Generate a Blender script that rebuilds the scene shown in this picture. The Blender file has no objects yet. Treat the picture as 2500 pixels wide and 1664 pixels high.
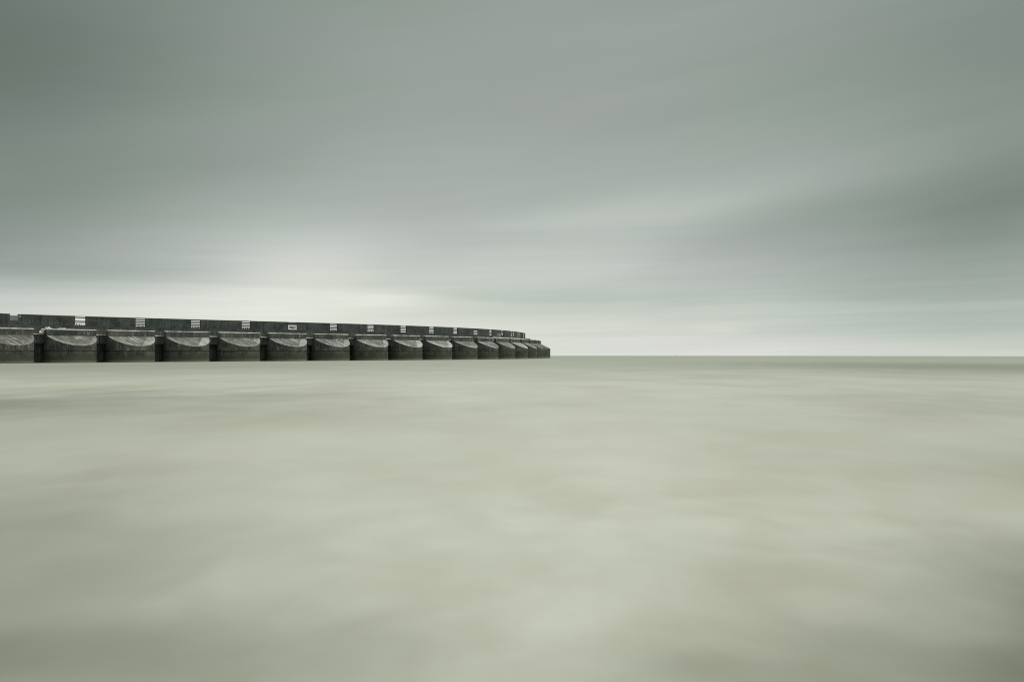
import bpy, bmesh, math, random
from mathutils import Vector, Matrix
random.seed(7)
S = bpy.context.scene
COL = S.collection

def lin(c):
    return tuple(((v/255)/12.92 if v/255 <= .04045 else ((v/255+.055)/1.055)**2.4) for v in c)

# ------------------------------------------------------------------ camera
F_PX, W_PX = 2160.82, 2500.0          # focal length and width of the photograph, in its pixels
CAM_H = 2.47                          # eye height above the water
DIP = 8.0/F_PX                        # how far the sea horizon lies below eye level
SEA_R = 2*CAM_H/DIP**2                # radius of the sea's curve that gives that dip
cam = bpy.data.cameras.new("camera")
cam.sensor_width = 36; cam.lens = 36*F_PX/W_PX
cam.shift_y = 28/W_PX
cam.clip_start = .1; cam.clip_end = 6000
co = bpy.data.objects.new("camera", cam); COL.objects.link(co)
co.location = (0, 0, CAM_H); co.rotation_euler = (math.radians(90), 0, 0)
S.camera = co
S.view_settings.view_transform = 'Standard'; S.view_settings.look = 'None'
S.view_settings.exposure = 0; S.view_settings.gamma = 1
S.cycles.use_denoising = True; S.cycles.filter_width = 1.05

# ------------------------------------------------------------------ node helper
class NT:
    def __init__(s, tree): s.t = tree; s.n = tree.nodes; s.l = tree.links
    def node(s, kind, **kw):
        nd = s.n.new(kind)
        for k, v in kw.items(): setattr(nd, k, v)
        return nd
    def put(s, sock, v):
        if isinstance(v, bpy.types.NodeSocket): s.l.new(v, sock)
        else: sock.default_value = v
    def m(s, op, a, b=None, c=None, clamp=False):
        nd = s.node('ShaderNodeMath', operation=op, use_clamp=clamp)
        s.put(nd.inputs[0], a)
        if b is not None: s.put(nd.inputs[1], b)
        if c is not None: s.put(nd.inputs[2], c)
        return nd.outputs[0]
    def add(s, a, b): return s.m('ADD', a, b)
    def mul(s, a, b): return s.m('MULTIPLY', a, b)
    def ramp(s, fac, stops, interp='LINEAR'):
        nd = s.node('ShaderNodeValToRGB'); r = nd.color_ramp; r.interpolation = interp
        while len(r.elements) < len(stops): r.elements.new(.5)
        for e, (p, c) in zip(r.elements, stops):
            e.position = p
            e.color = (c, c, c, 1) if isinstance(c, (int, float)) else (*c[:3], 1)
        s.put(nd.inputs[0], fac); return nd.outputs[0]
    def mapr(s, v, a, b, c=0.0, d=1.0, smooth=False):
        nd = s.node('ShaderNodeMapRange', interpolation_type='SMOOTHSTEP' if smooth else 'LINEAR')
        s.put(nd.inputs[0], v); s.put(nd.inputs[1], a); s.put(nd.inputs[2], b); s.put(nd.inputs[3], c); s.put(nd.inputs[4], d)
        return nd.outputs[0]
    def mix(s, fac, a, b, mode='MIX'):
        nd = s.node('ShaderNodeMix', data_type='RGBA', blend_type=mode)
        s.put(nd.inputs[0], fac)
        for i, v in ((6, a), (7, b)):
            s.put(nd.inputs[i], v if isinstance(v, bpy.types.NodeSocket) else (*v[:3], 1))
        return nd.outputs[2]
    def mapping(s, vec, scale=(1, 1, 1), loc=(0, 0, 0), rot=(0, 0, 0)):
        nd = s.node('ShaderNodeMapping'); s.put(nd.inputs[0], vec)
        nd.inputs['Scale'].default_value = scale; nd.inputs['Location'].default_value = loc; nd.inputs['Rotation'].default_value = rot
        return nd.outputs[0]
    def noise(s, vec, scale, detail=4, rough=.55, w=None, dist=0):
        nd = s.node('ShaderNodeTexNoise', noise_dimensions='4D' if w is not None else '3D')
        s.put(nd.inputs['Vector'], vec); nd.inputs['Scale'].default_value = scale
        nd.inputs['Detail'].default_value = detail; nd.inputs['Roughness'].default_value = rough
        nd.inputs['Distortion'].default_value = dist
        if w is not None: s.put(nd.inputs['W'], w)
        return nd.outputs['Fac']
    def xyz(s, vec):
        nd = s.node('ShaderNodeSeparateXYZ'); s.put(nd.inputs[0], vec); return nd.outputs
    def comb(s, x, y, z):
        nd = s.node('ShaderNodeCombineXYZ')
        for i, v in enumerate((x, y, z)): s.put(nd.inputs[i], v)
        return nd.outputs[0]

# ------------------------------------------------------------------ overcast sky and weak veiled sun
SUN_EL, SUN_AZ = math.radians(36), math.radians(84)      # azimuth clockwise from the view direction (+y)
W = bpy.data.worlds.new("World"); S.world = W; W.use_nodes = True
t = NT(W.node_tree); t.n.clear()
d = t.node('ShaderNodeTexCoord').outputs['Generated']
dx, dy, dz = t.xyz(d)
az = t.mul(t.m('ARCTAN2', dx, dy), 180/math.pi)
el = t.mul(t.m('ARCSINE', dz), 180/math.pi)
def sky_at(x, y):        # bearing and elevation, in degrees, of a place in the 2356 px wide view
    a = math.atan((x-1178)/2036.4)
    return math.degrees(a), math.degrees(math.atan((810.5-y)/2036.4*math.cos(a)))
PX = math.degrees(1/2036.4)
def cloud(x, y, sx, sy, rot=0.0):
    a0, e0 = sky_at(x, y)
    u = t.add(az, -a0); v = t.add(el, -e0)
    c, s_ = math.cos(math.radians(rot)), math.sin(math.radians(rot))
    uu = t.add(t.mul(u, c/(sx*PX)), t.mul(v, s_/(sx*PX)))
    vv = t.add(t.mul(u, -s_/(sy*PX)), t.mul(v, c/(sy*PX)))
    q = t.add(t.mul(uu, uu), t.mul(vv, vv))
    return t.m('EXPONENT', t.mul(q, -.5))
base = t.ramp(t.m('DIVIDE', el, 90.0, clamp=True), [
    (0.0, lin((211, 218, 208))), (.018, lin((207, 214, 204))), (.045, lin((198, 206, 197))), (.082, lin((188, 197, 188))),
    (.125, lin((172, 181, 173))), (.17, lin((162, 170, 162))), (.21, lin((157, 166, 157))), (.27, lin((150, 161, 150))),
    (.38, lin((160, 170, 161))), (.62, lin((215, 220, 214))), (1.0, lin((238, 240, 236)))])
terms = [
    (690, 635, 250, 75, 0, 0.167),
    (330, 712, 620, 42, 0, 0.221),
    (880, 688, 130, 36, 0, -0.046),
    (1560, 492, 420, 42, 7, 0.005),
    (2360, 470, 240, 75, 8, -0.236),
    (1980, 520, 330, 55, 10, -0.055),
    (-150, 180, 620, 330, 10, -0.395),
    (2450, 80, 300, 230, 0, -0.229),
    (100, 470, 420, 60, 12, -0.064),
    (2350, 650, 420, 90, 0, -0.175),
    (1450, 40, 480, 160, 0, 0.052),
    (1000, 420, 500, 45, 14, -0.008),
    (1260, 600, 260, 40, 0, 0.069),
    (0, 330, 400, 200, 0, -0.046),
    (650, 250, 400, 200, 0, 0.106),
    (1250, 250, 400, 200, 0, -0.012),
    (1850, 250, 400, 200, 0, -0.043),
    (2400, 300, 400, 200, 0, -0.046),
    (0, 600, 300, 90, 0, -0.111),
    (1000, 620, 300, 90, 0, -0.006),
    (1600, 640, 300, 90, 0, 0.035),
    (2100, 640, 300, 90, 0, -0.053),
    (-100, 40, 300, 150, 0, -0.126),
    (1900, 790, 500, 60, 0, 0.025),
    (705, 610, 130, 62, 0, 0.150),
    (620, 660, 160, 30, 8, 0.049),
    (880, 685, 80, 14, 0, 0.178),
    (850, 760, 500, 30, 0, -0.042),
    (1250, 700, 300, 30, 0, -0.142),
    (2300, 760, 300, 40, 0, -0.082),
    (1500, 455, 200, 30, 8, 0.033),
    (1350, 500, 250, 22, 3, 0.112),
    (1750, 530, 200, 40, 14, -0.106),
    (1050, 540, 300, 50, 10, -0.095),
    (300, 640, 350, 30, 0, -0.058),
    (2150, 755, 240, 16, 0, -.04), (2060, 495, 260, 42, 9, -.035), (2320, 430, 180, 40, 10, -.01), (1500, 440, 220, 24, 8, .03), (1660, 757, 36, 7, 0, .05),
]
mod = 1.0
for x, y, sx, sy, r, amp in terms:
    mod = t.add(mod, t.mul(cloud(x, y, sx, sy, r), amp))
# soft wind-drawn streaks
streak = t.comb(t.add(t.mul(az, .055), t.mul(el, .10)), t.add(t.mul(el, .36), t.mul(az, -.075)), 3.7)
n1 = t.noise(streak, 1.0, 3, .5, dist=.4)
streak2 = t.comb(t.mul(az, .030), t.add(t.mul(el, .7), t.mul(az, -.10)), 9.1)
n2 = t.noise(streak2, 1.0, 2, .5)
n3 = t.noise(t.comb(t.add(t.mul(az, .06), t.mul(el, .15)), t.add(t.mul(el, 2.1), t.mul(az, -.05)), 5.5), 1.0, 3, .5, dist=.3)
low = t.mapr(el, 11.0, 1.0, .10, 1.0)
mod = t.mul(mod, t.add(t.add(.907, t.mul(n1, .13)), t.mul(n2, .05)))
mod = t.mul(mod, t.add(1.0, t.mul(t.mul(t.add(n3, -.5), .20), low)))
# ragged lower edge of the main cloud sheet, brighter air beneath it
base_az = t.m('DIVIDE', 1.19, t.add(1.0, t.m('EXPONENT', t.mul(t.add(az, 6.0), .25))))
edge = t.add(t.add(3.05, base_az), t.mul(t.add(n1, -.5), .8))
mod = t.add(mod, t.mul(t.add(t.mapr(t.add(el, t.mul(edge, -1.0)), .22, -.22, smooth=True), -.5), .07))
# added brightness in the unseen sky behind the viewer, to light water and concrete
mod = t.mul(mod, t.mapr(t.m('ABSOLUTE', az), 50.0, 120.0, 1.0, 1.45, True))
cc = t.node('ShaderNodeVectorMath', operation='SCALE'); t.put(cc.inputs[0], base); t.put(cc.inputs['Scale'], mod)
lum = t.xyz(cc.outputs[0])[1]
# thick cloud is greener, thin bright cloud creamier
tone = t.ramp(lum, [(0.0, (.82, 1, .87)), (.235, (.83, 1, .88)), (.31, (.86, 1, .885)), (.39, (.895, 1, .91)), (.46, (.90, 1, .91)), (.59, (.93, 1, .92)), (.67, (.965, 1, .915)), (.75, (.98, 1, .92)), (1.0, (1, 1, .96))])
hue = t.noise(t.comb(t.mul(az, .05), t.mul(el, .2), 1.3), 1.0, 2, .5)
tint = t.mix(t.mapr(hue, .35, .65), (.975, 1.0, .975), (1.01, .985, 1.03))
grey = t.node('ShaderNodeVectorMath', operation='SCALE'); t.put(grey.inputs[0], tone); t.put(grey.inputs['Scale'], lum)
clouds = t.mix(1.0, grey.outputs[0], tint, 'MULTIPLY')
nish = t.node('ShaderNodeTexSky', sky_type='NISHITA', sun_disc=False)
nish.sun_elevation = SUN_EL; nish.sun_rotation = SUN_AZ
bg_clear = t.node('ShaderNodeBackground'); t.put(bg_clear.inputs[0], nish.outputs[0]); bg_clear.inputs[1].default_value = .06
bg_cloud = t.node('ShaderNodeBackground'); t.put(bg_cloud.inputs[0], clouds); bg_cloud.inputs[1].default_value = 1.0
mx = t.node('ShaderNodeMixShader'); mx.inputs[0].default_value = .985        # share of the sky that the cloud covers
t.l.new(bg_clear.outputs[0], mx.inputs[1]); t.l.new(bg_cloud.outputs[0], mx.inputs[2])
out = t.node('ShaderNodeOutputWorld'); t.l.new(mx.outputs[0], out.inputs[0])

sun = bpy.data.lights.new("sun", 'SUN'); sun.energy = 1.5; sun.angle = math.radians(22); sun.color = (1, .97, .92)
so = bpy.data.objects.new("sun", sun); COL.objects.link(so)
to_sun = Vector((math.sin(SUN_AZ)*math.cos(SUN_EL), math.cos(SUN_AZ)*math.cos(SUN_EL), math.sin(SUN_EL)))
so.rotation_euler = to_sun.to_track_quat('Z', 'Y').to_euler()

# ------------------------------------------------------------------ materials
def material(name):
    m = bpy.data.materials.new(name); m.use_nodes = True
    t = NT(m.node_tree); b = t.n['Principled BSDF']
    return m, t, b

def concrete(name, dark, mid, pale, pale_amt=.5, algae=None, rough=.85, bump=.3, slope=False, foot=False, lines=0.0):
    m, t, b = material(name)
    oi = t.node('ShaderNodeObjectInfo')
    w = t.mul(oi.outputs['Random'], 40.0)
    p = t.node('ShaderNodeTexCoord').outputs['Object']
    big = t.noise(p, .35, 5, .6, w)
    run = t.noise(t.mapping(p, (1.1, 1.1, .14)), 1.3, 5, .65, w)            # water runs down the face
    fine = t.noise(p, 3.2, 5, .65, w)
    k = t.add(t.mul(big, .45), t.add(t.mul(run, .35), t.mul(fine, .25)))
    c = t.mix(t.mapr(k, .45, .58), tuple(v*.72 for v in dark), tuple(v*1.07 for v in mid))
    drip = t.noise(t.mapping(p, (2.0, 2.0, .35)), 1.5, 6, .7, t.add(w, 3.0))
    patch = t.noise(p, .55, 4, .6, t.add(w, 7.0))
    pf = t.mul(t.mapr(drip, .53, .64), t.mapr(patch, .44, .56))
    c = t.mix(t.mul(pf, pale_amt), c, pale)
    lay = t.noise(t.mapping(p, (.12, .12, 2.4)), 1.0, 4, .6, t.add(w, 11.0))  # lift lines of the pour
    c = t.mix(t.mul(t.mapr(lay, .52, .66), .35), c, tuple(v*1.6 for v in mid))
    wet = t.noise(t.mapping(p, (.30, .30, .16)), 1.0, 4, .6, t.add(w, 17.0))  # broad damp areas
    c = t.mix(t.mul(t.mapr(wet, .50, .66), .55), c, (.022, .028, .024))
    crack = t.noise(t.mapping(p, (1.6, 1.6, .6)), 1.0, 4, .65, t.add(w, 23.0))
    c = t.mix(t.mul(t.mapr(t.m('ABSOLUTE', t.add(crack, -.5)),   .025, .0), .4), c, (.016, .018, .016))
    if algae:
        z = t.xyz(p)[2]
        tide = t.add(z, t.mul(t.add(big, -.5), 2.0))                       # kept wet by the swell
        c = t.mix(t.mul(t.mapr(tide, 2.1, 1.3, smooth=True), .45), c, (.024, .030, .022))
        g = t.add(z, t.mul(t.add(run, -.5), 2.4))
        c = t.mix(t.mul(t.mapr(g, 2.3, .3, smooth=True), .75), c, algae)
    if foot:                                                                # mist of the swell at the waterline, painted in as paler colour
        z = t.xyz(p)[2]
        g = t.add(z, t.mul(t.add(t.noise(p, .5, 4, .6, w), -.5), .5))
        c = t.mix(t.mul(t.mapr(g, .75, .0, smooth=True), .38), c, (.26, .27, .21))
    t.l.new(c, b.inputs['Base Color'])
    b.inputs['Roughness'].default_value = rough; b.inputs['Specular IOR Level'].default_value = .3
    bp = t.node('ShaderNodeBump'); bp.inputs['Strength'].default_value = bump; bp.inputs['Distance'].default_value = .08
    t.l.new(k, bp.inputs['Height']); t.l.new(bp.outputs[0], b.inputs['Normal'])
    return m

M_DRUM = concrete('wet_concrete', (.030, .037, .032), (.075, .082, .070), (.28, .29, .26), .7)
M_DRUMLOW = concrete('tidal_concrete', (.026, .033, .027), (.068, .075, .060), (.19, .20, .16), .5, algae=(.050, .062, .034), foot=True)
M_WALL = concrete('wall_concrete', (.028, .038, .036), (.062, .076, .068), (.20, .22, .19), .5)
M_BEAM = concrete('beam_concrete', (.030, .038, .036), (.062, .069, .062), (.20, .21, .19), .25)
M_STEP = concrete('step_concrete', (.032, .038, .032), (.080, .086, .070), (.28, .28, .24), .55)
M_EDGE = concrete('pale_edge_concrete', (.42, .43, .40), (.72, .73, .70), (.84, .84, .82), .6)
M_LICHEN = concrete('lichen_concrete', (.085, .095, .060), (.16, .17, .115), (.30, .30, .22), .5)

def apron_material():
    m, t, b = material('bleached_concrete')
    oi = t.node('ShaderNodeObjectInfo'); w = t.mul(oi.outputs['Random'], 40.0)
    cr = t.node('ShaderNodeSeparateColor'); t.l.new(oi.outputs['Color'], cr.inputs[0])
    facet, bright, shift = cr.outputs
    p = t.node('ShaderNodeTexCoord').outputs['Object']
    x, y, z = t.xyz(p)
    n = t.mul(y, -1.0)
    diag = t.add(x, t.mul(n, -.35))                    # boards run slantwise down the slope
    q = t.comb(t.mul(diag, 2.6), t.mul(n, .22), 0.0)
    board = t.noise(q, 1.0, 6, .7, w)
    big = t.noise(p, .45, 5, .65, w, .6)
    fine = t.noise(p, 4.0, 5, .7, w)
    k = t.add(t.mul(board, .55), t.add(t.mul(big, .35), t.mul(fine, .20)))
    c = t.ramp(t.mapr(k, .42, .68), [(0, (.060, .066, .058)), (.35, (.115, .120, .104)), (.62, (.21, .215, .19)), (.85, (.42, .42, .39)), (1, (.62, .62, .58))])
    # scoured pale rim along the lower lip
    r = t.m('SQRT', t.add(t.mul(x, x), t.mul(y, y)))
    rim = t.mul(t.mapr(t.add(r, t.mul(t.add(big, -.5), 3.0)), 5.1, 6.1), t.mapr(t.add(t.mul(board, .6), t.mul(fine, .4)), .38, .62, .12, .75))
    c = t.mix(rim, c, (.47, .47, .43))
    # a separately cast end panel, slantwise joint
    line = t.add(t.add(x, t.mul(n, .75)), t.mul(shift, -3.0))
    pan = t.mul(t.m('GREATER_THAN', line, 4.6), facet)
    c = t.mix(pan, c, t.mix(t.mapr(k, .40, .64), (.17, .172, .15), (.50, .50, .46)))
    jl = t.m('LESS_THAN', t.m('ABSOLUTE', t.add(line, -4.6)), .07)
    jb = t.m('LESS_THAN', t.m('ABSOLUTE', t.add(t.m('MODULO', t.add(diag, 20.3), 2.6), -1.3)), .05)
    c = t.mix(t.mul(t.m('MAXIMUM', jl, jb), .65), c, (.05, .052, .045))
    v = t.node('ShaderNodeVectorMath', operation='SCALE'); t.put(v.inputs[0], c); t.put(v.inputs['Scale'], t.add(.45, t.mul(bright, 1.1)))
    t.l.new(v.outputs[0], b.inputs['Base Color']); b.inputs['Roughness'].default_value = .8; b.inputs['Specular IOR Level'].default_value = .3
    bp = t.node('ShaderNodeBump'); bp.inputs['Strength'].default_value = .25; bp.inputs['Distance'].default_value = .06
    t.l.new(k, bp.inputs['Height']); t.l.new(bp.outputs[0], b.inputs['Normal'])
    return m
M_APRON = apron_material()

def plain(name, a, b_, rough=.6, scale=4.0):
    m, t, b = material(name)
    oi = t.node('ShaderNodeObjectInfo')
    n = t.noise(t.node('ShaderNodeTexCoord').outputs['Object'], scale, 5, .65, t.mul(oi.outputs['Random'], 30.0))
    t.l.new(t.mix(t.mapr(n, .35, .68), a, b_), b.inputs['Base Color']); b.inputs['Roughness'].default_value = rough
    return m
M_RAIL = plain('rail_steel', (.020, .024, .022), (.05, .055, .05), .6, 2.0)
M_WHITE = plain('white_paint', (.62, .63, .60), (.85, .86, .83), .5, 2.0)
M_GREY = plain('grey_sheet', (.22, .24, .23), (.38, .40, .38), .5, 1.5)
M_BLUEBOARD = plain('blue_grey_boards', (.09, .10, .115), (.17, .18, .20), .7, 1.2)
M_CRUST = plain('white_crust', (.45, .46, .42), (.85, .86, .82), .9, 1.5)
M_GULL = plain('gull_plumage', (.70, .71, .70), (.85, .85, .84), .8, 10)
M_GULLWING = plain('gull_wing', (.30, .32, .34), (.42, .44, .46), .8, 10)
M_BEAK = plain('gull_beak', (.45, .26, .05), (.55, .33, .08), .5, 10)
M_MARK = plain('marker_paint', (.34, .35, .34), (.45, .46, .45), .6, 3)

FALLOFF_PATCHES = [(-75, 150, 42, 60, .28), (-24, 42, 11, 12, .46), (-15, 24, 5, 4, .18), (85, 150, 35, 60, .42), (27, 38, 10, 12, .30), (-12, 15.5, 4.5, 3.5, .34), (-7, 10.5, 2.6, 2.5, .41),  # dark patches that put the view's edge darkening into the sea colour
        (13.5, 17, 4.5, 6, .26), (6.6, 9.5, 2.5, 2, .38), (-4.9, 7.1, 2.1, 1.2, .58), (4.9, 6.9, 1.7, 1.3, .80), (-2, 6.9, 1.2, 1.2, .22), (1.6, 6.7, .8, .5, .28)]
def sea_material():
    m, t, b = material('milky_sea')
    p = t.node('ShaderNodeNewGeometry').outputs['Position']
    x, y, z = t.xyz(p)
    r = t.m('SQRT', t.add(t.mul(x, x), t.mul(y, y)))
    a = t.noise(t.mapping(p, (.62, .36, 0), (3.1, 1.7, 0), (0, 0, .5)), .15, 5, .52, dist=.25)      # drifts of foam and silt
    a2 = t.noise(t.mapping(p, (.5, .16, 0), (11.0, 4.0, 0), (0, 0, -.1)), .035, 5, .5, dist=.4)
    a3 = t.noise(t.mapping(p, (.75, .55, 0), (2.0, 14.0, 0), (0, 0, .35)), .75, 6, .52, dist=.3)     # torn foam near the shore
    shore = t.mapr(r, 7.0, 24.0, 1.0, .15, smooth=True)
    h = t.noise(t.mapping(p, (.6, .36, 0), (7.0, 9.0, 0), (0, 0, -.3)), .22, 5, .55)
    far = t.mapr(t.m('LOGARITHM', r, 10.0), 1.6, 2.65, smooth=True)
    k = t.add(t.add(t.mul(a, .55), t.mul(a2, .22)), t.add(.18, t.mul(t.mul(t.add(a3, -.5), .55), shore)))
    silt, foam, green = (.525, .522, .42), (.70, .715, .63), (.375, .415, .34)
    c = t.mix(t.mapr(k, .38, .74, smooth=True), silt, foam)
    c = t.mix(t.mul(t.mapr(h, .42, .66, smooth=True), .40), c, (.635, .675, .61))
    c = t.mix(t.mul(far, .9), c, green)
    # corner and edge falloff of the view painted into the water colour as ragged patches
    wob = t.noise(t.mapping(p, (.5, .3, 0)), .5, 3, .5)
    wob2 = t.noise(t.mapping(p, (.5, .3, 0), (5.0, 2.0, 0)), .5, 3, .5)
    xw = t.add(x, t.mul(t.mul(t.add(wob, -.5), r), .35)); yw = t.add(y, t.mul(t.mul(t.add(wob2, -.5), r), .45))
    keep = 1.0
    for cx, cy, sx, sy, amp in FALLOFF_PATCHES:
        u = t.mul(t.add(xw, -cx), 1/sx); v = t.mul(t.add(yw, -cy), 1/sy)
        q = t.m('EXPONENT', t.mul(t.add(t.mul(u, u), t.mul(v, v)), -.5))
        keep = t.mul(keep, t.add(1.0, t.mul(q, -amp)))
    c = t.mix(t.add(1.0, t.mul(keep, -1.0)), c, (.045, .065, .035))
    t.l.new(c, b.inputs['Base Color'])
    b.inputs['Roughness'].default_value = .55; b.inputs['Specular IOR Level'].default_value = .12
    return m
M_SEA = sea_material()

# ------------------------------------------------------------------ mesh helpers
def link(name, bm, mat, parent=None, loc=None, smooth=False, angle=35):
    me = bpy.data.meshes.new(name)
    bmesh.ops.recalc_face_normals(bm, faces=bm.faces)
    bm.to_mesh(me); bm.free()
    if smooth:
        for f in me.polygons: f.use_smooth = True
        me.set_sharp_from_angle(angle=math.radians(angle))
    me.materials.append(mat)
    o = bpy.data.objects.new(name, me); COL.objects.link(o)
    if parent: o.parent = parent
    if loc: o.location = loc
    return o
def empty(name, loc, rz=0):
    o = bpy.data.objects.new(name, None); COL.objects.link(o)
    o.location = loc; o.rotation_euler = (0, 0, rz); o.empty_display_size = .5
    return o
def tag(o, label, cat, group=None):
    o['label'] = label; o['category'] = cat
    if group: o['group'] = group
def box(bm, x0, x1, y0, y1, z0, z1, cut=0.0):
    vs = [bm.verts.new((x, y, z)) for z in (z0, z1) for x, y in ((x0, y0), (x1, y0), (x1, y1), (x0, y1))]
    fs = [bm.faces.new([vs[i] for i in q]) for q in ((0, 3, 2, 1), (4, 5, 6, 7), (0, 1, 5, 4), (1, 2, 6, 5), (2, 3, 7, 6), (3, 0, 4, 7))]
    if cut:
        bmesh.ops.bevel(bm, geom=list({e for f in fs for e in f.edges}), offset=cut, segments=1, affect='EDGES')
def prism(bm, ring, z0, z1, cut=0.0):
    lo = [bm.verts.new((x, y, z0)) for x, y in ring]; hi = [bm.verts.new((x, y, z1)) for x, y in ring]
    n = len(ring); fs = [bm.faces.new(lo[::-1]), bm.faces.new(hi)]
    for i in range(n): fs.append(bm.faces.new((lo[i], lo[(i+1) % n], hi[(i+1) % n], hi[i])))
    if cut:
        bmesh.ops.bevel(bm, geom=list({e for f in fs for e in f.edges}), offset=cut, segments=1, affect='EDGES')
def ball(bm, c, r, seg=10, rings=7, rot=None):
    mt = Matrix.Translation(c) @ (rot or Matrix.Identity(4)) @ Matrix.Diagonal((*r, 1))
    bmesh.ops.create_uvsphere(bm, u_segments=seg, v_segments=rings, radius=1, matrix=mt)

# ------------------------------------------------------------------ the sea, one sheet past the horizon
bm = bmesh.new()
radii = [0.0] + [2*1.105**k for k in range(70)]
seg = 192; prev = None
for r in radii:
    z = -r*r/(2*SEA_R)
    if r == 0: ring = [bm.verts.new((0, 0, 0))]
    else: ring = [bm.verts.new((r*math.cos(2*math.pi*i/seg), r*math.sin(2*math.pi*i/seg), z)) for i in range(seg)]
    if prev:
        for i in range(seg):
            j = (i+1) % seg
            if len(prev) == 1: bm.faces.new((prev[0], ring[i], ring[j]))
            else: bm.faces.new((prev[i], ring[i], ring[j], prev[j]))
    prev = ring
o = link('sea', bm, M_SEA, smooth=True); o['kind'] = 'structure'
if o.data.polygons[0].normal.z < 0: o.data.flip_normals()

# ------------------------------------------------------------------ the breakwater's line: centre of each round caisson and its heading
C = [(-127.94, 195.66), (-119.79, 208.92), (-110.74, 221.57), (-100.81, 233.55), (-90.19, 244.92), (-79.21, 255.94), (-68.14, 266.88), (-57.22, 277.96), (-46.65, 289.37), (-36.62, 301.27), (-27.3, 313.72), (-18.83, 326.78), (-11.34, 340.41), (-4.9, 354.57), (0.45, 369.18), (4.74, 384.14), (8.03, 399.34), (10.58, 414.69), (12.53, 430.13), (13.6, 445.65), (13.18, 461.2), (10.73, 476.57)]
HD = [60.44, 56.44, 52.44, 48.23, 45.66, 44.56, 44.76, 46.08, 48.34, 51.37, 55.0, 59.06, 63.36, 67.74, 72.01, 76.01, 79.56, 81.56, 84.06, 88.06, 95.06, 103.06]
C = [Vector(c) for c in C]; HD = [math.radians(h) for h in HD]
TAU = [Vector((math.cos(h), math.sin(h))) for h in HD]
NRM = [Vector((math.sin(h), -math.cos(h))) for h in HD]          # towards the open water the camera stands by
def at(i, s=0.0, n=0.0): return C[i] + TAU[i]*s + NRM[i]*n

R_DRUM, Z_JOINT, Z_TOP, N_BOX, L_BOX, Z_BOX = 6.1, 2.84, 6.62, 1.12, 6.22, 8.28
TAN = (Z_TOP-4.27)/(R_DRUM-N_BOX)
SEG = 96
def lower_drum():
    bm = bmesh.new(); rows = []
    prof = [(R_DRUM, -4.0), (R_DRUM, -1.0), (R_DRUM, 0.6), (R_DRUM, 1.7), (R_DRUM, Z_JOINT-.10), (R_DRUM-.05, Z_JOINT-.05), (R_DRUM-.22, Z_JOINT-.05), (R_DRUM-.22, Z_JOINT+.12)]
    for r, z in prof:
        rows.append([bm.verts.new((r*math.cos(2*math.pi*i/SEG), r*math.sin(2*math.pi*i/SEG), z)) for i in range(SEG)])
    for a, b in zip(rows, rows[1:]):
        for i in range(SEG): bm.faces.new((a[i], a[(i+1) % SEG], b[(i+1) % SEG], b[i]))
    bm.faces.new(rows[0][::-1]); bm.faces.new(rows[-1])
    return bm
def top_z(n): return Z_TOP if n <= N_BOX else Z_TOP-(n-N_BOX)*TAN
def upper_drum():
    bm = bmesh.new(); lo, mi, hi = [], [], []
    for i in range(SEG):
        a = 2*math.pi*i/SEG; x, y = math.cos(a), math.sin(a); n = -R_DRUM*y
        lo.append(bm.verts.new((R_DRUM*x, R_DRUM*y, Z_JOINT+.12)))
        z1 = top_z(n)-.16
        mi.append(bm.verts.new((R_DRUM*x, R_DRUM*y, .5*(Z_JOINT+z1)))); hi.append(bm.verts.new((R_DRUM*x, R_DRUM*y, z1)))
    for i in range(SEG):
        j = (i+1) % SEG
        bm.faces.new((lo[i], lo[j], mi[j], mi[i])); bm.faces.new((mi[i], mi[j], hi[j], hi[i]))
    bm.faces.new(lo[::-1])
    cv = bm.verts.new((0, 0, Z_TOP-.16))
    for i in range(SEG): bm.faces.new((hi[i], hi[(i+1) % SEG], cv))
    return bm
def apron():
    bm = bmesh.new(); r = R_DRUM+.05; a0 = math.asin(N_BOX/r); n = 40; ring = []
    for k in range(n+1):
        a = math.pi + a0 + (math.pi-2*a0)*k/n
        ring.append((r*math.cos(a), r*math.sin(a)))
    hi = [bm.verts.new((x, y, top_z(-y))) for x, y in ring]; lo = [bm.verts.new((x, y, top_z(-y)-.155)) for x, y in ring]
    bm.faces.new(hi); bm.faces.new(lo[::-1]); m = len(ring)
    for i in range(m): bm.faces.new((lo[i], lo[(i+1) % m], hi[(i+1) % m], hi[i]))
    return bm
def parapet():
    bm = bmesh.new(); box(bm, -L_BOX, L_BOX, -N_BOX, .0, Z_TOP-.155, Z_BOX-.26, .04); return bm
def parapet_coping():
    bm = bmesh.new(); box(bm, -L_BOX-.04, L_BOX+.04, -N_BOX-.05, .03, Z_BOX-.258, Z_BOX, .05); return bm

proto = {'lower_drum': link('lower_drum', lower_drum(), M_DRUMLOW, smooth=True), 'upper_drum': link('upper_drum', upper_drum(), M_DRUM, smooth=True),
         'sloped_apron': link('sloped_apron', apron(), M_APRON), 'parapet_block': link('parapet_block', parapet(), M_DRUM), 'parapet_coping': link('parapet_coping', parapet_coping(), M_EDGE)}

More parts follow.
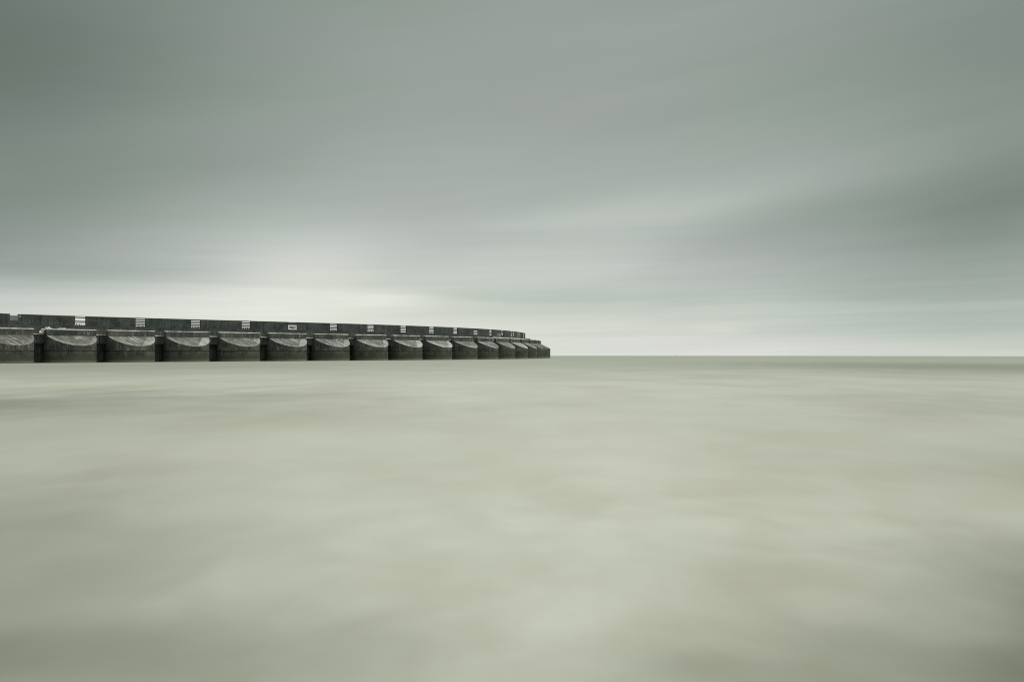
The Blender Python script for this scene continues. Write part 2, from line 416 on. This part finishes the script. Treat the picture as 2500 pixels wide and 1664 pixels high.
# one entry per caisson that shows, from the left edge of the photograph to the far end: label, end panel, brightness, joint shift
CAISSONS = [
    (1, 'dark round concrete caisson cut off by the left edge of the photo', .0, .35, .5),
    (2, 'round concrete caisson with white crust on its left parapet corner', .0, .42, .5),
    (3, 'round concrete caisson with dark slanting joints on its slope, third from left', .5, .55, .1),
    (4, 'round concrete caisson with bright slanted end panel on its slope, fourth from left', 1.0, .50, .12),
    (5, 'round concrete caisson left of the one below the wide white framed board', .25, .48, .6),
    (6, 'round concrete caisson standing below the wide white framed board', .9, .50, .2),
    (7, 'round concrete caisson with three white birds on its slope', .6, .62, .3),
    (8, 'round concrete caisson just right of the one with three birds', .7, .55, .3),
    (9, 'round concrete caisson second to the right of the one with three birds', .9, .72, .1),
    (10, 'round concrete caisson third to the right of the one with three birds', .7, .80, .3),
    (11, 'round concrete caisson just left of the one below the small square framed board', .0, .55, .5),
    (12, 'round concrete caisson standing below the small square framed board', .0, .55, .5),
    (13, 'round concrete caisson just right of the one below the small square framed board', .4, .60, .3),
    (14, 'round concrete caisson with the whitest slope edge, fifth from the far end', .9, 1.0, .2),
    (15, 'round concrete caisson at the far bend, fourth from the far end', .5, .60, .5),
    (16, 'round concrete caisson at the far bend, third from the far end', .2, .50, .5),
    (17, 'round concrete caisson mostly hidden at the far bend, second from the far end', .2, .45, .5),
    (18, 'round concrete caisson furthest right, ending the breakwater against the horizon', .2, .40, .5),
]
rnd = random.Random(3)
first = True
roots = {}
for i, label, facet, bright, shift in CAISSONS:
    root = empty('breakwater_caisson', (C[i].x, C[i].y, 0), HD[i]); roots[i] = root
    tag(root, label, 'caisson', 'round concrete caissons of the breakwater')
    for nm, src in proto.items():
        o = src if first else src.copy()
        if not first: COL.objects.link(o)
        o.parent = root
        if nm == 'sloped_apron': o.color = (facet, bright, shift, 1)
    first = False

def local_ring(i, pts):
    inv = Matrix.Rotation(-HD[i], 2)
    return [tuple(inv @ (p-C[i])) for p in pts]
# beams, steps and dark infill that bridge from each caisson to the next one (they belong to the nearer caisson)
for i in list(roots):
    j = i+1
    root = roots[i]
    def strip(name, n0, n1, z0, z1, mat, cut=0.0, s0=None, s1=None):
        if s0 is None: q = [at(i, 0, n0), at(j, 0, n0), at(j, 0, n1), at(i, 0, n1)]
        else: q = [at(i, s0, n0), at(j, s1, n0), at(j, s1, n1), at(i, s0, n1)]
        bm = bmesh.new(); prism(bm, local_ring(i, q), z0, z1, cut)
        return link(name, bm, mat, root)
    sb = 6.26
    # two beams butted with an open joint between them
    mid0, mid1 = at(i, sb-1.6, -.35), at(j, -sb+1.6, -.35); b0, b1 = at(i, sb-1.6, -2.4), at(j, -sb+1.6, -2.4)
    for a, b in ((0.0, .485), (.515, 1.0)):
        bm = bmesh.new()
        prism(bm, local_ring(i, [mid0.lerp(mid1, a), mid0.lerp(mid1, b), b0.lerp(b1, b), b0.lerp(b1, a)]), 4.75, 6.83)
        link('bridging_beam', bm, M_BEAM, root)
    bm = bmesh.new()
    prism(bm, local_ring(i, [at(i, sb-.6, -.15), at(j, -sb+.6, -.15), at(j, -sb+.6, -2.45), at(i, sb-.6, -2.45)]), 6.833, 7.09, .03)
    link('beam_kerb', bm, M_EDGE, root)
    strip('deck_step', -2.8, -4.2, 6.0, 8.72, M_EDGE if i in (13, 14, 15) else M_STEP)
    strip('deck_plinth', -4.203, -7.2, 6.0, 9.22, M_WALL)
    strip('infill_wall', -2.7, -4.6, -4, 5.98, M_STEP)

# ------------------------------------------------------------------ the upper wall: one section from opening to opening
N_WALL, T_WALL, S_OPEN, W_OPEN, Z_W0, Z_W1 = -6.5, .42, 6.0, 2.9, 9.223, 11.94
OP = []                                     # centre line point, direction and normal of the opening at each caisson
for i in range(len(C)):
    OP.append((at(i, S_OPEN, N_WALL), TAU[i], NRM[i]))
def wall_box(i, bm, s0, s1, z0, z1, n0=0.0, n1=-T_WALL, cut=0.0):      # local to opening i
    box(bm, s0, s1, -n0, -n1, z0, z1, cut)
GW = 'dark sections of the upper breakwater wall'
WALL_LABELS = {
    0: 'dark upper wall section at the far left edge of the photo',
    1: 'long dark upper wall section right of the blue-grey boarded gap',
    2: 'dark upper wall section between the first and second slatted openings',
    3: 'dark upper wall section between the second and third slatted openings',
    4: 'dark upper wall section between the third and fourth slatted openings',
    5: 'dark upper wall section just left of the wide white framed board',
    6: 'dark upper wall section just right of the wide white framed board',
    7: 'dark upper wall section above and right of the three birds',
    8: 'dark upper wall section third to the right of the wide framed board',
    9: 'dark upper wall section second to the left of the last wide slatted opening',
    10: 'dark upper wall section second to the left of the small square framed board',
    11: 'dark upper wall section just left of the small square framed board',
    12: 'dark upper wall section just right of the small square framed board',
    13: 'upper wall section with pale streaks left of the narrow slit at the far bend',
    14: 'upper wall section just right of the narrow slit at the far bend',
    15: 'upper wall section third from the far end of the wall',
    16: 'upper wall section second from the far end of the wall',
    17: 'upper wall section whose curved edge ends the wall against the sky',
    18: 'upper wall section turning away behind the far end of the wall'}
for i in range(0, 18):
    j = i+1
    p0, t0, n0 = OP[i]; p1, t1, n1 = OP[j]
    h = W_OPEN/2
    a, b = p0+t0*h, p1-t1*h
    a2, b2 = a-n0*T_WALL, b-n1*T_WALL
    mid = (a+b)/2
    root = empty('wall_section', (mid.x, mid.y, Z_W0)); root['kind'] = 'thing'; tag(root, WALL_LABELS[i], 'wall', GW)
    loc = lambda q: [(v.x-mid.x, v.y-mid.y) for v in q]
    top = Z_W1-Z_W0-.16
    # three cast panels with narrow joints
    bm = bmesh.new()
    for k in range(3):
        u0, u1 = k/3+(.0016 if k else 0), (k+1)/3-(.0012 if k < 2 else 0)
        prism(bm, loc([a.lerp(b, u0), a.lerp(b, u1), a2.lerp(b2, u1), a2.lerp(b2, u0)]), 0, top)
    link('wall_panel', bm, M_WALL, root)
    bm = bmesh.new()
    e = .04
    prism(bm, loc([a+n0*e, b+n1*e, b2-n1*e, a2-n0*e]), top+.003, top+.16, .03)
    link('wall_coping', bm, M_LICHEN, root)
    if i == 0:
        bm = bmesh.new(); c0, c1 = a, a.lerp(b, .80); d0, d1 = a2, a2.lerp(b2, .80)
        prism(bm, loc([c0, c1, d1, d0]), top+.163, top+.42); link('wall_coping', bm, M_LICHEN, root)
    if i in (15, 16, 17):  # pale slabs added as painted light on the jamb faces
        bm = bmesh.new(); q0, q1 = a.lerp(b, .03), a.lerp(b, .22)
        prism(bm, loc([q0+n0*.012, q1+n1*.012, q1, q0]), .3, top-.1); link('pale_streak', bm, M_EDGE, root)
    if i == 13:
        for k in range(5):
            u = .52+.1*k
            bm = bmesh.new(); q0, q1 = a.lerp(b, u), a.lerp(b, u+.03)
            prism(bm, loc([q0+n0*.012, q1+n1*.012, q1, q0]), .2, .95+.5*((k*7) % 3)/3); link('pale_streak', bm, M_EDGE, root)

# what fills each opening
GO = 'slatted railings in the openings of the upper wall'
def railing(i, label, rails, debris=0, seed=0):
    p, tt, nn = OP[i]
    root = empty('opening_railing', (p.x, p.y, Z_W0), HD[i]); tag(root, label, 'railing', GO)
    h = W_OPEN/2-.003
    for s in (-h, h-.10):
        bm = bmesh.new(); box(bm, s, s+.10, .14, .30, 0, Z_W1-Z_W0-.02); link('railing_post', bm, M_RAIL, root)
    bm = bmesh.new(); r = random.Random(seed)
    for z, th in rails: box(bm, -h+.10, h-.10, .17, .27, z, z+th)
    link('rails', bm, M_RAIL, root)
    bm = bmesh.new(); box(bm, -h, h, .03, .39, .0, .36); link('sill', bm, M_STEP, root)
    if debris:
        bm = bmesh.new()
        for k in range(debris):
            x = -h+.3+(2*h-.6)*(k+.5)/debris+r.uniform(-.12, .12); ww = r.uniform(.10, .22); hh = r.uniform(.25, .6)
            vs = [bm.verts.new(v) for v in ((x-ww, .10, .36), (x+ww, .10, .36), (x+ww*.3*r.uniform(-1, 1), .2, .36+hh), (x, .30, .36))]
            for q in ((0, 1, 2), (1, 3, 2), (3, 0, 2), (0, 3, 1)): bm.faces.new([vs[m] for m in q])
        link('rubble', bm, M_RAIL, root)
R5 = [(.55, .30), (1.01, .30), (1.47, .30), (1.93, .30), (2.42, .30)]
R4 = [(.62, .30), (1.14, .33), (1.68, .33), (2.22, .33)]
railing(2, 'widest slatted opening with dark rubble in its lower half, first from left', [(2.60, .10), (2.16, .29), (1.15, .31), (.88, .09)], 4, 1)
railing(3, 'slatted opening with five thin dark rails, second from left', R5, 2, 2)
railing(4, 'slatted opening with dark stumps under its rails, third from left', R5, 5, 3)
railing(5, 'slatted opening just left of the wide white framed board', R5, 7, 4)
railing(7, 'slatted opening just right of the wide white framed board', R5, 5, 5)
railing(8, 'slatted opening second to the right of the wide white framed board', R5, 3, 6)
railing(9, 'slatted opening third to the right of the wide white framed board', R4, 0, 7)
railing(10, 'slatted opening second to the left of the small square framed board', R4, 1, 8)
railing(11, 'slatted opening just left of the small square framed board', R4, 0, 9)
railing(13, 'narrow looking slatted opening just right of the small square framed board', R4, 0, 10)
railing(15, 'thin slatted gap right of the narrow slit at the far bend', R4, 0, 11)
railing(16, 'thin slatted gap second from the far end of the wall', R4, 0, 12)
railing(17, 'thin slatted gap nearest the far end of the wall', R4, 0, 13)

# opening 1: boarded with blue-grey boards, its coping missing
p, tt, nn = OP[1]
root = empty('boarded_opening', (p.x, p.y, Z_W0), HD[1]); tag(root, 'blue-grey horizontal boards closing the notch in the wall at the left', 'boarding')
h = W_OPEN/2-.003
bm = bmesh.new()
for k in range(5): box(bm, -h, .55, .10+.02*(k % 2), .22, 1.08+k*.245, 1.08+k*.245+.225)
link('boards', bm, M_BLUEBOARD, root)
bm = bmesh.new(); box(bm, -h, h, -.0, .40, 0, 1.075); link('sill_wall', bm, M_WALL, root)
bm = bmesh.new()
box(bm, .553, h, .12, .30, 1.08, 1.92)
for k2, s_ in enumerate((.553, .86, 1.12, 1.36)): box(bm, s_, s_+(.20, .10, .09, .08)[k2], .12, .28, 1.923, 2.35)
box(bm, .553, h, .0, .40, 2.353, 2.68)
link('rails', bm, M_RAIL, root)

# opening 14: narrow slit, wide low hole
p, tt, nn = OP[14]
root = empty('slit_opening', (p.x, p.y, Z_W0), HD[14]); tag(root, 'narrow slit over a wide low hole in the wall at the far bend', 'opening')
bm = bmesh.new(); box(bm, .25, h, 0.0, .42, 1.25, 2.6); link('lintel_panel', bm, M_WALL, root)
bm = bmesh.new()
for s, z in ((-.6, .9), (.1, .6), (.8, 1.1)): box(bm, s, s+.28, .1, .35, 0, z)
link('posts', bm, M_RAIL, root)

# openings 6 and 12: closed with wall, carrying a white framed board
def framed_board(i, label, w, z0, z1, grey, closed_label):
    p, tt, nn = OP[i]
    hh = W_OPEN/2-.003
    root = empty('infill_panel', (p.x, p.y, Z_W0), HD[i]); tag(root, closed_label, 'wall')
    bm = bmesh.new(); box(bm, -hh, hh, .03, .40, 0, Z_W1-Z_W0-.05); link('panel', bm, M_BEAM, root)
    q = p+nn*.05
    root = empty('framed_board', (q.x, q.y, Z_W0+z0), HD[i]); tag(root, label, 'sign')
    H = z1-z0; fw = .31; x = w/2
    bm = bmesh.new()
    for a in ((-x, x, 0, fw), (-x, x, H-fw, H), (-x, -x+fw, fw+.001, H-fw-.001), (x-fw, x, fw+.001, H-fw-.001)): box(bm, a[0], a[1], -.06, .06, a[2], a[3])
    link('frame', bm, M_WHITE, root)
    x2 = x-fw; zl, zh = fw, H-fw
    bm = bmesh.new(); box(bm, -x2, x2, .02, .055, zl, zh); link('backing', bm, M_RAIL, root)
    bm = bmesh.new()
    if grey:      # pale upper right half
        prism2 = [(-x2, zh), (x2, zh), (x2, zl)]
        f = [bm.verts.new((a, .0, b)) for a, b in prism2]; g = [bm.verts.new((a, .018, b)) for a, b in prism2]
        bm.faces.new(f); bm.faces.new(g[::-1])
        for k in range(3): bm.faces.new((f[k], f[(k+1) % 3], g[(k+1) % 3], g[k]))
        link('pale_half', bm, M_GREY, root)
        bm = bmesh.new()
    dv = Vector((2*x2, zl-zh)).normalized(); nv = Vector((-dv.y, dv.x))*.10
    A, B = Vector((-x2, zh)), Vector((x2, zl))
    if grey: A, B = Vector((-x2, zl+.42)), Vector((-x2+.55, zl))
    pts = [A-nv, B-nv, B+nv, A+nv]
    f = [bm.verts.new((a.x, -.03, a.y)) for a in pts]; g = [bm.verts.new((a.x, -.003, a.y)) for a in pts]
    bm.faces.new(f); bm.faces.new(g[::-1])
    for k in range(4): bm.faces.new((f[k], f[(k+1) % 4], g[(k+1) % 4], g[k]))
    link('diagonal_stripe', bm, M_WHITE, root)
framed_board(6, 'wide white framed board with grey and black halves on the upper wall', 2.9, .32, 1.74, True, 'grey infill closing the wall opening behind the wide framed board')
framed_board(12, 'small square white framed board with white diagonal on the upper wall', 2.7, .30, 1.85, False, 'grey infill closing the wall opening behind the square framed board')

# ------------------------------------------------------------------ small things
def lump(seed, spans):
    bm = bmesh.new(); r = random.Random(seed)
    for c, s, k in spans:
        for _ in range(k):
            q = Vector(c)+Vector((r.uniform(-s[0], s[0]), r.uniform(-s[1], s[1]), r.uniform(-s[2], s[2])))
            u = r.uniform(.10, .24)
            ball(bm, q, (u*r.uniform(.8, 1.8), u, u*r.uniform(.6, 1.1)), 7, 5)
    for v in bm.verts: v.co += Vector((r.uniform(-.03, .03) for _ in range(3)))
    return bm
o = link('white_crust', lump(4, [((-6.95, -.25, 7.55), (.42, .2, .30), 14), ((-6.55, -.5, 8.1), (.5, .25, .12), 9)]), M_CRUST, loc=(C[2].x, C[2].y, 0))
o.rotation_euler[2] = HD[2]; tag(o, 'ragged white crust hanging over the kerb left of the second parapet', 'crust')
o = link('white_crust', lump(5, [((-5.4, -.6, 8.42), (.6, .3, .14), 12)]), M_CRUST, loc=(C[2].x, C[2].y, 0))
o.rotation_euler[2] = HD[2]; tag(o, 'heap of white crust on the left end of the second parapet', 'crust')
o = link('white_crust', lump(6, [((-2.3, -.8, 8.33), (1.1, .3, .05), 12)]), M_CRUST, loc=(C[2].x, C[2].y, 0))
o.rotation_euler[2] = HD[2]; tag(o, 'low scatter of white crust along the middle of the second parapet', 'crust')

def gull(i, s, n, label, turn):
    p = at(i, s, n); z = top_z(n)
    root = empty('gull', (p.x, p.y, z), HD[i]+turn); tag(root, label, 'bird', 'white birds resting on a slope')
    bm = bmesh.new(); k = 1.25
    path = [(-.28, .20, .03), (-.18, .21, .09), (-.02, .22, .12), (.12, .25, .10), (.18, .32, .06), (.22, .38, .065), (.27, .385, .045), (.31, .375, .012)]
    prev = None
    for x, zz, r in path:
        ring = [bm.verts.new((x*k, r*k*math.cos(2*math.pi*q/10), (zz+r*math.sin(2*math.pi*q/10))*k)) for q in range(10)]
        if prev:
            for q in range(10): bm.faces.new((prev[q], prev[(q+1) % 10], ring[(q+1) % 10], ring[q]))
        else: bm.faces.new(ring)
        prev = ring
    bm.faces.new(prev)
    for sy in (-.05, .05): box(bm, -.01, .02, sy-.012, sy+.012, 0, .16*k)
    link('body', bm, M_GULL, root, smooth=True)
    for sy in (-1, 1):
        bm = bmesh.new(); ball(bm, (-.10*k, sy*.105*k, .235*k), (.23*k, .03*k, .075*k)); link('wing', bm, M_GULLWING, root, smooth=True)
    bm = bmesh.new(); ball(bm, (.34*k, 0, .37*k), (.05*k, .014*k, .016*k), 6, 4); link('beak', bm, M_BEAK, root)
gull(7, .55, 2.7, 'white bird resting on the slope, leftmost and lowest of three', .9)
gull(7, 1.75, 1.95, 'white bird resting under the parapet, middle of three', 2.6)
gull(7, 2.95, 1.95, 'white bird resting under the parapet, rightmost of three', .3)

# far marker on the horizon
d_m = 1050.0; xm = (1652-1250)/F_PX*d_m; zm = -(d_m**2+xm**2)/(2*SEA_R)
root = empty('sea_marker', (xm, d_m, zm)); tag(root, 'tiny dark marker standing on the open horizon', 'marker')
bm = bmesh.new(); prism(bm, [(.30*math.cos(a*math.pi/6), .30*math.sin(a*math.pi/6)) for a in range(12)], -.4, .7, .06); link('float', bm, M_MARK, root)
bm = bmesh.new(); prism(bm, [(.07*math.cos(a*math.pi/4), .07*math.sin(a*math.pi/4)) for a in range(8)], .7, 1.9); link('mast', bm, M_MARK, root)
bm = bmesh.new(); prism(bm, [(.2*math.cos(a*math.pi/4), .2*math.sin(a*math.pi/4)) for a in range(8)], 1.903, 2.3, .05); link('top_mark', bm, M_MARK, root)
